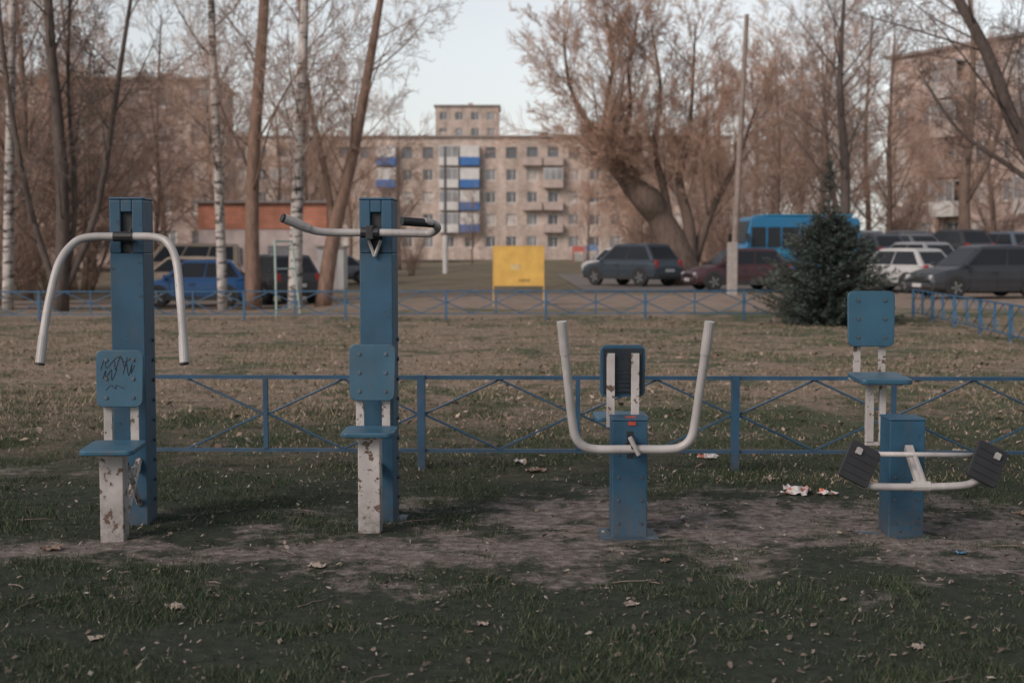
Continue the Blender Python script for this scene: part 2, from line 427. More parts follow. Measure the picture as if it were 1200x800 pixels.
e = thing('leg_press_machine', (2.052, 7.33, hfun(2.05, 7.33)), 'short blue leg press machine with black foot pads and high seat', 'exercise machine', 'blue outdoor exercise machines on the lawn', 0)
p = short_post(e)
part('base_plate', [bx(-.12, .12, -.03, .23, -.03, .004)], M_blue, e)
h = part('foot_bar', [gtube(spline([(-.245,-.215,.49),(-.285,-.235,.42),(-.315,-.255,.35),(-.27,-.262,.318),(-.1,-.262,.312),(.12,-.262,.315),(.25,-.262,.33),(.31,-.25,.385),(.365,-.225,.475)], 6), .019, 12),
      gtube([(-.26,-.235,.475),(.30,-.235,.468)], .013, 10)], M_tube, e); h.data.shade_smooth()
part('pivot_arm', [gbox((.0,-.13,.40), (.04,.27,.035), (rad(35), 0, 0)), gtube([(-.045,-.257,.315),(.045,-.257,.315)], .026, 10), gtube([(.02,-.245,.33),(-.03,-.235,.47)], .014, 8)], M_tube, e)
for s, cx in ((-1, -.315), (1, .325)):
    M4 = TM((cx, -.268, .430), (rad(-18), rad(27), 0))
    pd = part('foot_pad', [gplate(rrect(.165, .20, .018), .018, M4)], M_black, e, .004)
    part('pad_ridge', [gplate(rrect(.13, .006, .002), .004, M4 @ Matrix.Translation((0, -.0105, z))) for z in (-.06, -.02, .02, .06)], M_black, pd)
    part('end_cap', [gplate(rrect(.03, .035, .006), .014, M4 @ Matrix.Translation((.03*s, -.0165, .055)))], M_tube, pd)
board(e, 'backrest', .275, .32, (.02, .87, 1.10), (rad(-3), 0, 0), taper=.03)
for a, b in ((-.075, -.032), (.07, .113)):
    part('backrest_support', [bx(a, b, .885, .893, .76, 1.16)], M_white, e, .002)
part('seat', [gplate(rrect(.29, .36, .035), .028, TM((.02, .66, .775), (rad(90+2), 0, 0)))], M_blue2, e, .006)
for a, b in ((-.065, -.022), (.010, .045)):
    part('seat_support', [bx(a, b, .60, .64, .42, .744)], M_white, e, .003)
part('seat_frame', [bx(-.10, .12, .52, .9, .745, .757), bx(-.065, .13, .605, .635, .40, .419)], M_white, e, .003)
part('seat_stand', [bx(.06, .14, .57, .67, -.05, .398), bx(.05, .09, .205, .569, .08, .14)], M_blue, e, .003)
part('foot_plate', [gbox((-.18, .10, .006), (.14, .03, .012), (0, 0, rad(-12)))], M_blue, e)

# ------------------------------------------------------------------ fences
def fence(label, p0, p1, st, first, hgt=.645, low=.150, first_main=True, FM=None, br=.0075):
    """posts every st metres; the first post stands at distance `first` from p0"""
    FM = FM or M_fence
    p0 = Vector(p0); p1 = Vector(p1); L = (p1-p0).length; ang = math.atan2(p1.y-p0.y, p1.x-p0.x)
    zb = hfun((p0.x+p1.x)/2, (p0.y+p1.y)/2)-.01
    e = thing('metal_fence', (p0.x, p0.y, zb), label, 'fence', 'low blue metal fences round the lawn', ang)
    part('rail', [bx(0, L, -.014, .014, hgt-.012, hgt+.014)], FM, e)
    part('rail', [bx(0, L, -.011, .011, low-.012, low+.012)], FM, e)
    zm = (hgt+low)/2; x = first; main = first_main
    while x <= L+.01:
        w = .026 if main else .015
        part('post', [bx(x-w, x+w, -w-.003, w+.003, -.15 if main else low+.0125, hgt+.018 if main else hgt-.0125)], FM, e)
        for s in (-1, 1):
            far = x+s*st/2
            if far < -.05 or far > L+.05: continue
            for zt, yy in ((hgt-.012, .004), (low+.01, -.006)):
                part('brace', [gtube([(x+s*.02, yy, zm), (far, yy, zt)], br, 5)], FM, e)
        x += st; main = not main
    return e
fence('low blue metal fence with crossed bracing behind the exercise machines', (-2.56, 9.62), (5.75, 9.40), 1.0575, .89, first_main=False)
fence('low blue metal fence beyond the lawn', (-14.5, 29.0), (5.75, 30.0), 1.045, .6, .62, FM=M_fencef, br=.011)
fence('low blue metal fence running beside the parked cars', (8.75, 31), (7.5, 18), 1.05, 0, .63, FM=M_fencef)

# ------------------------------------------------------------------ litter
def crumple(name, x, y, s, mat, lab, asp=.7, seed=0, hgt=.35, cat='litter'):
    n = 9; V = []; F = []
    for j in range(n):
        for i in range(n):
            u, v = i/(n-1)-.5, j/(n-1)-.5
            q = noise.noise_vector(Vector((u*3.2, v*3.2, seed*7.1)))
            ed = noise.noise(Vector((u*4, v*4, seed*3.3+20)))
            V.append(((u+.25*q.x)*s*(1+.2*ed), (v+.25*q.y)*s*asp, max(.001, abs(q.z)*s*hgt)))
    for j in range(n-1):
        for i in range(n-1): F.append((j*n+i, j*n+i+1, (j+1)*n+i+1, (j+1)*n+i))
    o = part(name, (V, F), mat, loc=(x, y, hfun(x, y)+.006), rot=(0, 0, seed*1.3))
    o['label'] = lab; o['category'] = cat; return o
M_lw = basic('litter_white', (.42,.40,.39), .6, .25, 20, 0)
M_lo = NT('litter_print'); M_lo.col(M_lo.ramp(M_lo.noise(M_lo.coord(), 14, 3), [(.54, (.46,.44,.43)), (.58, (.42,.10,.05)), (.63, (.42,.10,.05)), (.66, (.36,.36,.37))])); M_lo = M_lo.m
M_lb = basic('litter_leaf', (.15,.105,.08), .8, .3, 20, 0)
M_lt = basic('litter_tan', (.24,.20,.17), .8, .3, 20, 0)
M_bl = basic('litter_blue', (.035,.12,.21), .6, .2, 20, 0)
for i, (nm, x, y, s, mt, lb) in enumerate([
    ('plastic_wrapper', 1.74, 8.62, .22, M_lo, 'crumpled white and orange plastic wrapper on the dirt'),
    ('plastic_wrapper', 1.92, 8.60, .13, M_lo, 'small white and orange plastic scrap on the dirt'),
    ('plastic_bag', 1.41, 10.05, .15, M_lo, 'crumpled white and orange bag behind the fence'),
    ('paper_scrap', 1.68, 9.15, .09, M_lt, 'pale paper scrap on the soil'),
    ('dry_leaf', .16, 9.45, .13, M_lb, 'large curled brown leaf by the fence'),
    ('paper_scrap', .05, 9.75, .10, M_lw, 'grey paper scrap by the fence'),
    ('dry_leaf', 2.27, 9.0, .12, M_lb, 'large brown leaf on the dirt'),
    ('paper_scrap', 1.51, 5.22, .065, M_lt, 'pale curled scrap in the grass'),
    ('paper_scrap', -1.40, 5.82, .085, M_lt, 'tan paper scrap in the grass'),
    ('paper_scrap', -1.60, 5.40, .06, M_lt, 'pale scrap in the grass'),
    ('dry_leaf', -.12, 5.6, .06, M_lt, 'pale dry leaf in the grass'),
    ('plastic_scrap', 2.22, 6.95, .05, M_bl, 'small blue plastic scrap on the soil'),
    ('dry_leaf', .73, 6.7, .05, M_lb, 'dry leaf on the soil'),
    ('paper_scrap', -.92, 6.6, .08, M_lt, 'tan scrap on the soil'),
    ('dry_leaf', .5, 5.9, .06, M_lt, 'dry leaf in the grass'),
    ('dry_leaf', 2.9, 8.0, .09, M_lb, 'dry leaf on the soil'),
    ('dry_leaf', -2.3, 7.0, .10, M_lb, 'large brown leaf beside the seat post'),
    ('paper_scrap', 3.0, 10.7, .08, M_lw, 'pale scrap behind the fence'),
    ('dry_leaf', 3.3, 10.4, .09, M_lt, 'pale scrap behind the fence')]):
    crumple(nm, x, y, s, mt, lb, .7, i+1)
M_stick = basic('dead_stick', (.14,.11,.092), .9, .3, 30, .3)
for i in range(44):
    x = R.uniform(-2.8, 3.0); y = R.uniform(4.7, 8.6)
    if abs(x) > y*.36: continue
    L = R.uniform(.05, .22); pts = [Vector((0,0,0))]; a = R.uniform(0, .6)
    for k in range(4):
        a += R.uniform(-.35, .35); pts.append(pts[-1]+Vector((math.cos(a)*L/4, math.sin(a)*L/4, R.uniform(-.003,.006))))
    o = part('stick', [gtube(pts, [.003,.003,.0028,.0024,.0016], 5)], M_stick, loc=(x, y, hfun(x, y)+.008), rot=(0,0,R.uniform(-1.5,1.5)))
    o['label'] = 'thin dry twig lying on the ground'; o['category'] = 'stick'; o['group'] = 'twigs scattered on the ground'

# ------------------------------------------------------------------ trees
def bark(name, c, birch=False):
    m = NT(name); v = m.coord()
    n = m.noise(v, 7, 6, .65, (1, 1, .35))
    base = m.ramp(n, [(.3, [x*.55 for x in c]), (.7, [x*1.3 for x in c])])
    if birch:
        b = m.noise(v, 3.2, 6, .7, (.6, .6, 2.6))
        base = m.mix(m.ramp(b, [(.51, 0), (.58, 1)]), base, (.06,.05,.045))
    m.col(base); m.rough(.9); m.bump(n, .6, .03); return m.m
M_bark = bark('bark_brown', (.17,.118,.092)); M_barkd = bark('bark_dark', (.085,.065,.057)); M_barko = bark('bark_warm', (.21,.135,.102))
M_barkw = bark('bark_willow', (.12,.085,.068))
M_birch = bark('bark_birch', (.40,.37,.35), True)
M_twig = basic('twig_brown', (.27,.185,.145), .9, .25, 2, 0); M_twigd = basic('twig_dark', (.11,.082,.07), .9, .25, 2, 0)  # brown and warm twigs paled, distance haze put into the colour
M_twigw = basic('twig_warm', (.36,.235,.175), .9, .25, 2, 0)

def grow(out, RG, p, d, L, r, lvl, P):
    ns = (7, 5, 4, 3, 2, 2)[min(lvl, 5)]
    pts = [p.copy()]; rr = [r]; rend = max(P['rmin'], r*.25)
    for i in range(ns):
        d = d + Vector((RG.uniform(-1,1), RG.uniform(-1,1), RG.uniform(-1,1)))*P['wob'] + Vector((0,0,P['up']))
        d.normalize(); p = p + d*(L/ns); pts.append(p.copy()); rr.append(r+(rend-r)*(i+1)/ns)
    out.append((lvl, pts, rr))
    kids(out, RG, pts, rr, L, lvl, P)
def kids(out, RG, pts, rr, L, lvl, P, start=None, n=None):
    if lvl >= P['max']: return
    n = n or P['kids'][lvl]; start = P['start'][lvl] if start is None else start
    for k in range(n):
        t = start+(1-start)*((k+RG.random())/n); f = t*(len(pts)-1); i = min(int(f), len(pts)-2); f -= i
        q = pts[i].lerp(pts[i+1], f); r = rr[i]+(rr[i+1]-rr[i])*f
        d = (pts[i+1]-pts[i]).normalized(); o = d.orthogonal().normalized(); o.rotate(Matrix.Rotation(RG.random()*6.283, 3, d))
        a = rad(RG.uniform(*P['ang'])); nd = d*math.cos(a)+o*math.sin(a)
        Lc = L*P['ratio'][lvl]*RG.uniform(.6, 1.15)*(1-.35*t)
        rc = max(P['rmin'], min(r*RG.uniform(.4, .62), Lc*P['slim']))
        grow(out, RG, q, nd, Lc, rc, lvl+1, P)
BASEP = dict(rmin=.0055, wob=.12, up=.05, max=4, kids=[13, 7, 6, 5], start=[.3, .2, .15, .1], ang=(25, 60), ratio=[.5, .55, .6, .7], slim=.015)
def tree(name, label, cat, loc, trunks, mats, seed, P={}, group='bare trees round the yard', thinlevel=2):
    PP = dict(BASEP); PP.update(P); RG = random.Random(seed); out = []
    for pts, rr, st, n in trunks:
        pts = spline(pts, 3); rr = list(np.interp(np.linspace(0, 1, len(pts)), np.linspace(0, 1, len(rr)), rr))
        L = sum((pts[i+1]-pts[i]).length for i in range(len(pts)-1))
        out.append((0, pts, rr)); kids(out, RG, pts, rr, min(L, PP.get('Lcap', 99)), 0, PP, st, n)
    e = thing(name, loc, label, cat, group)
    tg = [gtube(p, r, 9 if l == 0 else 6) for l, p, r in out if l < thinlevel]
    cg = [gtube(p, r, 3, False) for l, p, r in out if l >= thinlevel]
    t = part('trunk', tg, mats[0], e); t.data.shade_smooth()
    part('crown', cg, mats[1], e)
    return e
def Z(x, y): return hfun(x, y)-.05
def T(name, lab, u, y, pts, rr, mats, seed, P={}, st=.3, n=14, more=None):
    x = u; tr = [(pts, rr, st, n)]
    if more: tr += more
    return tree(name, lab, 'tree', (x, y, Z(x, y)), tr, mats, seed, P)
PB = dict(kids=[14, 6, 5, 4], ang=(28, 62), ratio=[.30, .55, .62, .75], up=.04, slim=.009)
T('birch_tree', 'slender white birch with black marks, bare', -14.9, 42, [(0,0,0),(.1,0,3),(.35,0,9),(.5,.2,15)], [.17,.15,.11,.03], (M_birch, M_twig), 11, PB, .25, 20)
T('tree', 'bare brown tree with several steep stems', -13.0, 41, [(0,0,0),(.1,0,4),(-.2,0,9),(.1,.2,14)], [.22,.18,.13,.04], (M_barkd, M_twigd), 12, PB, .2, 18,
  [([(0,0,.4),(1.0,.3,3),(1.7,.4,7),(2.6,.3,12)], [.12,.10,.07,.03], .2, 14), ([(0,0,.3),(-.9,.2,3),(-1.6,.4,7),(-1.9,.3,12)], [.11,.09,.07,.03], .2, 12),
   ([(0,0,.3),(.4,.2,3),(.2,.4,7),(.6,.3,12)], [.08,.07,.05,.03], .2, 10)])
T('birch_tree', 'white birch with black patches, bare', -8.55, 42, [(0,0,0),(-.05,0,3),(-.2,0,8),(-.3,.1,15)], [.15,.14,.11,.03], (M_birch, M_twig), 13, PB, .28, 16)
T('pine_tree', 'tall warm-brown bare trunk beside parked cars', -7.75, 42.5, [(0,0,0),(0,0,2.5),(.1,0,5),(.5,0,10),(.7,0,16)], [.25,.21,.19,.15,.05], (M_barko, M_twig), 14, PB, .35, 14)
T('birch_tree', 'mottled birch with grey bark, bare', -6.35, 41.5, [(0,0,0),(.1,0,3),(.3,0,7),(.55,0,14)], [.22,.18,.15,.04], (M_birch, M_twig), 15, PB, .28, 16)
T('tree', 'leaning bare tree with forked brown trunk', -5.6, 42, [(0,0,0),(.35,0,2.2),(.95,0,4.6),(1.5,0,7.5),(2.3,0,12)], [.25,.21,.17,.13,.04], (M_barko, M_twig), 16, PB, .33, 16,
  [([(.35,0,2.2),(.1,.1,4),(-.5,.2,7),(-.7,.2,11)], [.11,.09,.07,.03], .3, 12)])
PW = dict(kids=[16, 9, 7, 6], start=[.3,.06,.1,.1], ang=(18, 60), ratio=[.76, .58, .56, .62], up=.06, wob=.10, rmin=.0065, slim=.0085)
tree('willow_tree', 'massive old leaning willow with fan of bare shoots', 'tree', (7.1, 58, Z(7.1, 58)),
     [([(0,0,0),(-.5,0,1.6),(-1.1,.1,2.8),(-1.6,-.15,3.5),(-2.2,.1,4.1),(-2.7,-.1,5.0),(-3.2,0,5.8)], [.85,.66,.52,.60,.46,.54,.42], .55, 32),
      ([(.1,0,.4),(.1,0,2.5),(-.3,.1,4.3),(.1,0,6.5),(.3,0,10.5)], [.42,.25,.17,.10,.03], .3, 14),
      ([(-.7,0,2.0),(-.9,0,3.8),(-1.3,0,5.6),(-1.1,0,8),(-1.5,0,10.5)], [.28,.17,.12,.08,.03], .2, 12),
      ([(.3,.1,1.0),(1.0,.2,3.0),(2.0,.1,5.0),(2.9,0,7.6)], [.26,.15,.09,.03], .2, 13),
      ([(-3.0,0,5.5),(-4.0,.2,6.6),(-4.8,.1,8.2),(-5.0,0,10.2)], [.18,.11,.07,.03], .05, 13),
      ([(-3.1,0,5.5),(-3.3,-.2,7.2),(-3.0,0,9.2),(-3.3,0,11)], [.16,.10,.07,.03], .05, 10),
      ([(-2.9,0,5.4),(-2.3,.2,7.0),(-2.4,0,9.0),(-2.0,0,11)], [.15,.09,.06,.03], .05, 10)],
     (M_barkw, M_twigw), 21, dict(PW, Lcap=5.2))
NB = dict(PB, ratio=[.38,.55,.6,.7])
T('tree', 'dark bare tree leaning over the parked cars', 17.0, 40, [(0,0,0),(-1.2,0,2.2),(-2.8,0,4.6),(-3.8,0,7.0),(-4.9,0,9.0),(-6.0,0,12)], [.30,.25,.21,.17,.13,.06], (M_barkd, M_twigd), 31, NB, .2, 24,
  [([(-2.8,0,4.6),(-2.4,0,6.5),(-1.5,0,9.5)], [.13,.10,.05], .1, 13), ([(-1.6,0,2.8),(-3.0,.4,3.9),(-4.4,.5,4.9),(-5.6,.4,6.6)], [.09,.075,.05,.02], .2, 10)])
T('tree', 'bare tree beside the parked cars', 13.9, 60, [(0,0,.5),(.1,0,4),(-.2,0,8),(0,0,13)], [.25,.2,.14,.04], (M_barkd, M_twigd), 32, NB, .22, 22)
T('tree', 'bare tree beside the parked cars', 21.0, 66, [(0,0,.5),(-.1,0,4),(.2,0,8),(0,0,13)], [.3,.24,.16,.04], (M_bark, M_twig), 33, NB, .2, 22,
  [([(0,0,3),(1.2,0,5.5),(1.9,0,9)], [.15,.12,.04], .1, 11)])
vars_ = []
VM = [(M_bark, M_twig), (M_bark, M_twigw), (M_bark, M_twigw), (M_bark, M_twig)]
lab = 'bare brown tree with fine twigs near the apartment block'
belt = [(-31,78,1.0),(-36,74,1.05),(-24,66,.9),(-28,95,1.1),(-20,82,1.0),(-18,60,.8),(-15.5,76,.95),(-22,52,.85),(-19.5,47,.8),(-17,50,.9),
        (-12,105,1.0),(-16,115,1.1),(-20,120,1.2),(-28,125,1.2),(-30,56,1.0),(-25,58,.9),(-22,75,1.0),(-33,88,1.1),(-19,92,1.0),(-16.5,66,.85),
        (14.5,110,1.0),(18,98,1.05),(22,120,1.2),(17,84,1.0),(22,88,1.1),(12.5,92,.95),(20,76,.95),(31,104,1.0),(11,125,1.0),(27,66,.75),
        (9.5,104,.9),(-4.2,150,.6),(15.5,72,.85),(23.5,70,.85),(19.5,90,1.0),(14,82,.85),
        (-17.5,56,.85),(-20.5,64,.95),(-13,90,.9),(13,70,.75),(11.5,78,.8),(17.5,78,.95),(-25,50,.9),(-23,61,.9),(-9.5,120,.9),(12.8,150,.9),(7.5,140,.7)]
for k in range(4):
    g = random.Random(50+k); hgt = 12+k*.6
    x, y, s = belt[k*9]
    vars_.append(tree('tree', lab, 'tree', (x, y, Z(x, y)), [([(0,0,0),(g.uniform(-.3,.3),0,3),(g.uniform(-.6,.6),0,7),(g.uniform(-.5,.5),0,hgt)], [.20,.155,.11,.04], .18, 20)],
        VM[k], 60+k, dict(ratio=[.44,.55,.6,.7], kids=[13,8,6,5], rmin=.0075, slim=.010, ang=(22,58), up=.06), 'bare trees near the apartment blocks'))
for i, (x, y, s) in enumerate(belt):
    if i % 9 == 0 and i//9 < 4: continue
    copy_thing(vars_[(i*7+3) % 4], (x, y, Z(x, y)), R.random()*6.28, s*R.uniform(.85, 1.1))
def shrub(seed, n):
    g = random.Random(seed); tr = []
    for i in range(n):
        a = g.random()*6.28; l = g.uniform(.3, 1.2); x0, y0 = math.cos(a)*.25, math.sin(a)*.25
        tr.append(([(x0,y0,0),(x0*2+l*math.cos(a)*.4,y0*2,1.4),(x0*3+l*math.cos(a),y0*3+l*math.sin(a),3.4+g.random())], [.035,.024,.01], .15, 8))
    return tr
sb = tree('bare_shrub', 'tall tangled leafless shrub', 'shrub', (-16.2, 44.5, Z(-16.2, 44.5)), shrub(1, 13), (M_bark, M_twig), 91,
          dict(max=3, kids=[6,6,5,3], ratio=[.4,.5,.5,.5], rmin=.006), 'leafless shrubs beside the road', 1)
for x, y, s in ((-18.5,50,1.3),(-21,48,1.3),(-17.5,58,1.4),(-20.5,60,1.4),(-24,57,1.4),(14.5,76,1.0),(18.5,82,1.2),(23,84,1.2),(10.8,74,1.0),(28,82,1.0),(-6.5,92,.8),(-12,88,1.0),(-9,100,1.0),(12,86,1.3),(16,92,1.5),(9.8,110,1.4),(-14.9,46,.8),(10.2,66,.9)):
    copy_thing(sb, (x, y, Z(x, y)), R.random()*6.28, s*R.uniform(.85, 1.15))

def spruce(x, y):
    g = random.Random(5)
    e = thing('spruce_tree', (x, y, Z(x, y)), 'bushy dark blue-green young spruce with thin top', 'spruce')
    part('trunk', [gtube([(0,0,0),(.03,0,1.2),(0,0,2.4),(.05,0,3.3)], [.09,.07,.025,.008], 8)], M_barkd, e)
    prof = [(0,.95),(.25,1.2),(.7,1.24),(1.2,1.12),(1.5,.98),(1.78,.78),(1.98,.52),(2.15,.30),(2.4,.20),(2.8,.15),(3.1,.10),(3.35,.03)]
    V = []; F = []; tw = []
    for i in range(1200):
        z = (2.15*(g.random()**.95) if i % 11 else g.uniform(1.9, 3.25))+.05
        r = np.interp(z, [a for a, b in prof], [b for a, b in prof])*g.uniform(.58, 1.18)
        a = g.random()*6.283
        r *= 1+.5*noise.noise(Vector((math.cos(a)*2.0, math.sin(a)*2.0, z*2.4)))
        st = Vector((0, 0, max(.05, min(3.2, z-r*.22)))); en = Vector((math.cos(a)*r, math.sin(a)*r, max(.05, z+g.uniform(-.12,.16))))
        mid = st.lerp(en, .6)+Vector((0,0,-.05*r))
        tw.append(gtube([st, mid, en], [.009,.006,.003], 3, False))
        nn = int(8+r*32)
        for k in range(nn):
            t = g.uniform(.35, 1.02); q = st.lerp(mid, t/.6) if t < .6 else mid.lerp(en, (t-.6)/.4)
            d = (en-st).normalized(); s = Vector((-math.sin(a), math.cos(a), 0))
            sd = g.choice((-1, 1)); nd = (d*.6+s*sd*g.uniform(.1, 1.2)+Vector((0,0,g.uniform(-.5,.9)))).normalized()
            l = g.uniform(.05, .13)*(1 if r > .25 else .7); w = nd.cross(Vector((g.uniform(-1,1), g.uniform(-1,1), 1))).normalized()*l*.13
            o = len(V); tip = q+nd*l; m_ = q+nd*l*.45
            V += [tuple(q), tuple(m_+w), tuple(tip), tuple(m_-w)]; F.append((o, o+1, o+2, o+3))
    m = NT('spruce_needles'); gm = m.n.new('ShaderNodeNewGeometry')
    m.col(m.ramp(gm.outputs['Random Per Island'], [(0, (.022,.036,.031)), (.6, (.046,.068,.058)), (1, (.092,.122,.104))])); m.rough(.75)
    part('crown', [(V, F)] , m.m, e); part('branch', tw, M_barkd, e)
spruce(6.3, 28.4)

# ------------------------------------------------------------------ buildings
def facade_panel(W, H, cols, rows, wd=.25):
    V = []; F = []
    xs = [0]; 
    for a, b in cols: xs += [a, b]
    xs.append(W); zs = [0]
    for a, b in rows: zs += [a, b]
    zs.append(H)
    def q(*p):
        o = len(V); V.extend(p); F.append((o, o+1, o+2, o+3))
    for i in range(len(xs)-1):
        for j in range(len(zs)-1):
            x0, x1, z0, z1 = xs[i], xs[i+1], zs[j], zs[j+1]
            if i % 2 == 1 and j % 2 == 1:
                q((x0,0,z0),(x0,wd,z0),(x0,wd,z1),(x0,0,z1)); q((x1,0,z0),(x1,0,z1),(x1,wd,z1),(x1,wd,z0))
                q((x0,0,z1),(x0,wd,z1),(x1,wd,z1),(x1,0,z1)); q((x0,0,z0),(x1,0,z0),(x1,wd,z0),(x0,wd,z0))
            else: q((x0,0,z0),(x1,0,z0),(x1,0,z1),(x0,0,z1))
    return V, F
M_glass = basic('window_glass', (.11,.115,.125), .2, .3, .3, 0)  # both glass colours lightened to imitate reflected sky
M_glass2 = basic('window_glass_pale', (.22,.225,.235), .2, .3, .3, 0)
M_frame = basic('window_frame_white', (.55,.53,.5), .6, .15, 3, 0)
M_cur = basic('curtain', (.38,.35,.33), .9, .3, 1, 0, world=True)
def wallmat(name, c, mort):
    m = NT(name); v = m.coord()
    b = m.n.new('ShaderNodeTexBrick'); b.inputs['Scale'].default_value = 1.0
    mp = m.n.new('ShaderNodeMapping'); mp.inputs['Rotation'].default_value = (rad(90), 0, 0); m.link(v, mp.inputs[0]); m.link(mp.outputs[0], b.inputs[0])
    b.inputs['Brick Width'].default_value = .5; b.inputs['Row Height'].default_value = .2; b.inputs['Mortar Size'].default_value = .02
    b.inputs['Color1'].default_value = (*[x*.85 for x in c], 1); b.inputs['Color2'].default_value = (*[x*1.15 for x in c], 1); b.inputs['Mortar'].default_value = (*mort, 1)
    st = m.ramp(m.noise(v, .35, 8, .7, (1, 1, .5)), [(.35, .68), (.65, 1.10)])
    pn = m.ramp(m.noise(v, .9, 2, .5, (1, 1, .33)), [(.42, .88), (.58, 1.06)])
    c2 = m.mix(1.0, b.outputs[0], st, 'MULTIPLY'); m.col(m.mix(1.0, c2, pn, 'MULTIPLY')); m.rough(.9); return m.m
M_wall = wallmat('beige_brick', (.45,.355,.305), (.40,.35,.32)); M_wall2 = wallmat('pinkish_brick', (.44,.33,.29), (.38,.33,.30))  # wall colours paled to imitate distance haze
M_roof = basic('roof_dark', (.22,.19,.18), .9); M_bblue = basic('balcony_blue', (.035,.125,.33), .6, .1, 1, 0); M_bgrey = basic('balcony_grey', (.36,.29,.26), .8, .2, 1, 0)
M_bwhite = basic('balcony_white', (.5,.49,.48), .6, .1, 1, 0)
def win_mesh(w, h, mat_):
    f = .10
    fr = [bx(0, w, 0, .06, 0, f), bx(0, w, 0, .06, h-f, h), bx(0, f, 0, .06, f, h-f), bx(w-f, w, 0, .06, f, h-f), bx(w*.55, w*.55+f*.8, 0.002, .058, f, h-f)]
    V, F = merge(fr)
    V, F = merge([(V, F), ([(f,.03,f),(w-f,.03,f),(w-f,.03,h-f),(f,.03,h-f)], [(0,1,2,3)])])
    me = bpy.data.meshes.new('window'); me.from_pydata(V, [], F)
    me.materials.append(M_frame); me.materials.append(mat_)
    me.polygons[len(F)-1].material_index = 1
    return me
WM = {}
def building(name, label, loc, rot, W, D, H, ncol, nrow, z0, fl, wallm, ww=1.5, wh=1.5, balc=(), ncut=100, cat='apartment building'):
    e = thing(name, loc, label, cat, rot=rot)
    st = W/ncol; cols = [(i*st+(st-ww)/2, i*st+(st+ww)/2) for i in range(ncol)]; rows = [(z0+fl*j, z0+fl*j+wh) for j in range(nrow)]
    w = part('wall', [facade_panel(W, H, cols, rows), ([(0,0,0),(0,D,0),(0,D,H),(0,0,H),(W,0,0),(W,D,0),(W,D,H),(W,0,H)], [(0,3,2,1),(4,5,6,7),(1,2,6,5)]),
                      ([(0,.26,0),(W,.26,0),(W,.26,H),(0,.26,H)], [(0,1,2,3)])], wallm, e)
    r_ = part('roof', [bx(-.3, W+.3, -.35, D+.3, H+.002, H+.22)], M_roof, e)
    for i in range(2, ncol, 5): part('chimney', [bx(i*st, i*st+.9, D*.5, D*.5+.6, H+.222, H+1.2)], wallm, r_)
    key = (ww, wh)
    if key not in WM: WM[key] = [win_mesh(ww, wh, q) for q in (M_cur, M_glass2, M_glass, M_glass)]
    cnt = 0; rest = []
    for j in range(nrow):
        for i in range(ncol):
            if cnt < ncut:
                o = bpy.data.objects.new('window', WM[key][R.randrange(4)]); COL.objects.link(o); o.parent = e
                o.location = (cols[i][0], .14, rows[j][0]); cnt += 1
            else:
                v = [(cols[i][0]+a*ww, .2, rows[j][0]+b*wh) for a, b in ((0,0),(1,0),(1,1),(0,1))]; rest.append((v, [(0,1,2,3)]))
    if rest:
        o = part('window', rest, M_glass, e); o['kind'] = 'stuff'
    for (i, j, c) in balc:
        x0 = i*st+.1; z = z0+fl*j-.95
        m_ = {'b': M_bblue, 'g': M_bgrey, 'w': M_bwhite}[c]
        b = part('balcony', [bx(x0, x0+st-.2, -1.0, -.003, z, z+.12), bx(x0, x0+st-.2, -1.0, -.94, z+.12, z+1.1), bx(x0, x0+.06, -.94, -.003, z+.12, z+1.1), bx(x0+st-.26, x0+st-.2, -.94, -.003, z+.12, z+1.1)], m_, e)
        if c != 'g' or (i*3+j) % 3 == 0:
            part('balcony_glazing', [bx(x0+.01, x0+st-.21, -.98, -.95, z+1.102, z+2.5)], M_glass2 if c != 'b' else M_bwhite, b)
            part('balcony_frame', [bx(x0+k*(st-.28)/3, x0+.08+k*(st-.28)/3, -.995, -.982, z+1.102, z+2.5) for k in range(4)] + [bx(x0, x0+st-.2, -1.0, -.003, z+2.502, z+2.6)], M_bwhite, b)
    return e
bal = []
ncol = 26; W = 72; st = W/ncol
for j in range(1, 5):
    for i, c in ((13, 'b'), (12, 'w'), (9, 'b' if j in (3, 4) else 'g'), (4, 'g'), (16, 'g'), (17, 'g'), (21, 'g'), (1, 'g')):
        if i == 16 and j % 2: continue
        bal.append((i, j, c))
building('apartment_block', 'five-storey beige brick apartment block with blue balconies', (-43, 190, 0), 0, W, 12, 16.2, ncol, 5, 1.6, 2.95, M_wall, 1.4, 1.5, bal)
building('apartment_tower', 'taller beige apartment tower rising behind the roofs', (-14, 262, 0), 0, 11.6, 12, 27.4, 4, 9, 1.6, 2.9, M_wall, 1.5, 1.5)
building('apartment_block', 'beige five-storey apartment block behind the birches', (-46, 110, 0), rad(4), 23, 11, 14.5, 9, 5, 1.4, 2.75, M_wall2, 1.4, 1.5, [(i, j, 'g') for i in (2, 5) for j in range(1, 5)])
building('apartment_block', 'five-storey pinkish brick apartment block behind the parked cars', (29, 110, .6), math.atan2(-28, 13), 36, 11, 15.3, 13, 5, 1.3, 2.85, M_wall2, 1.4, 1.55,
         [(i, j, 'w' if (i+j) % 3 == 0 else 'g') for i in (2, 5, 8) for j in range(1, 5)])

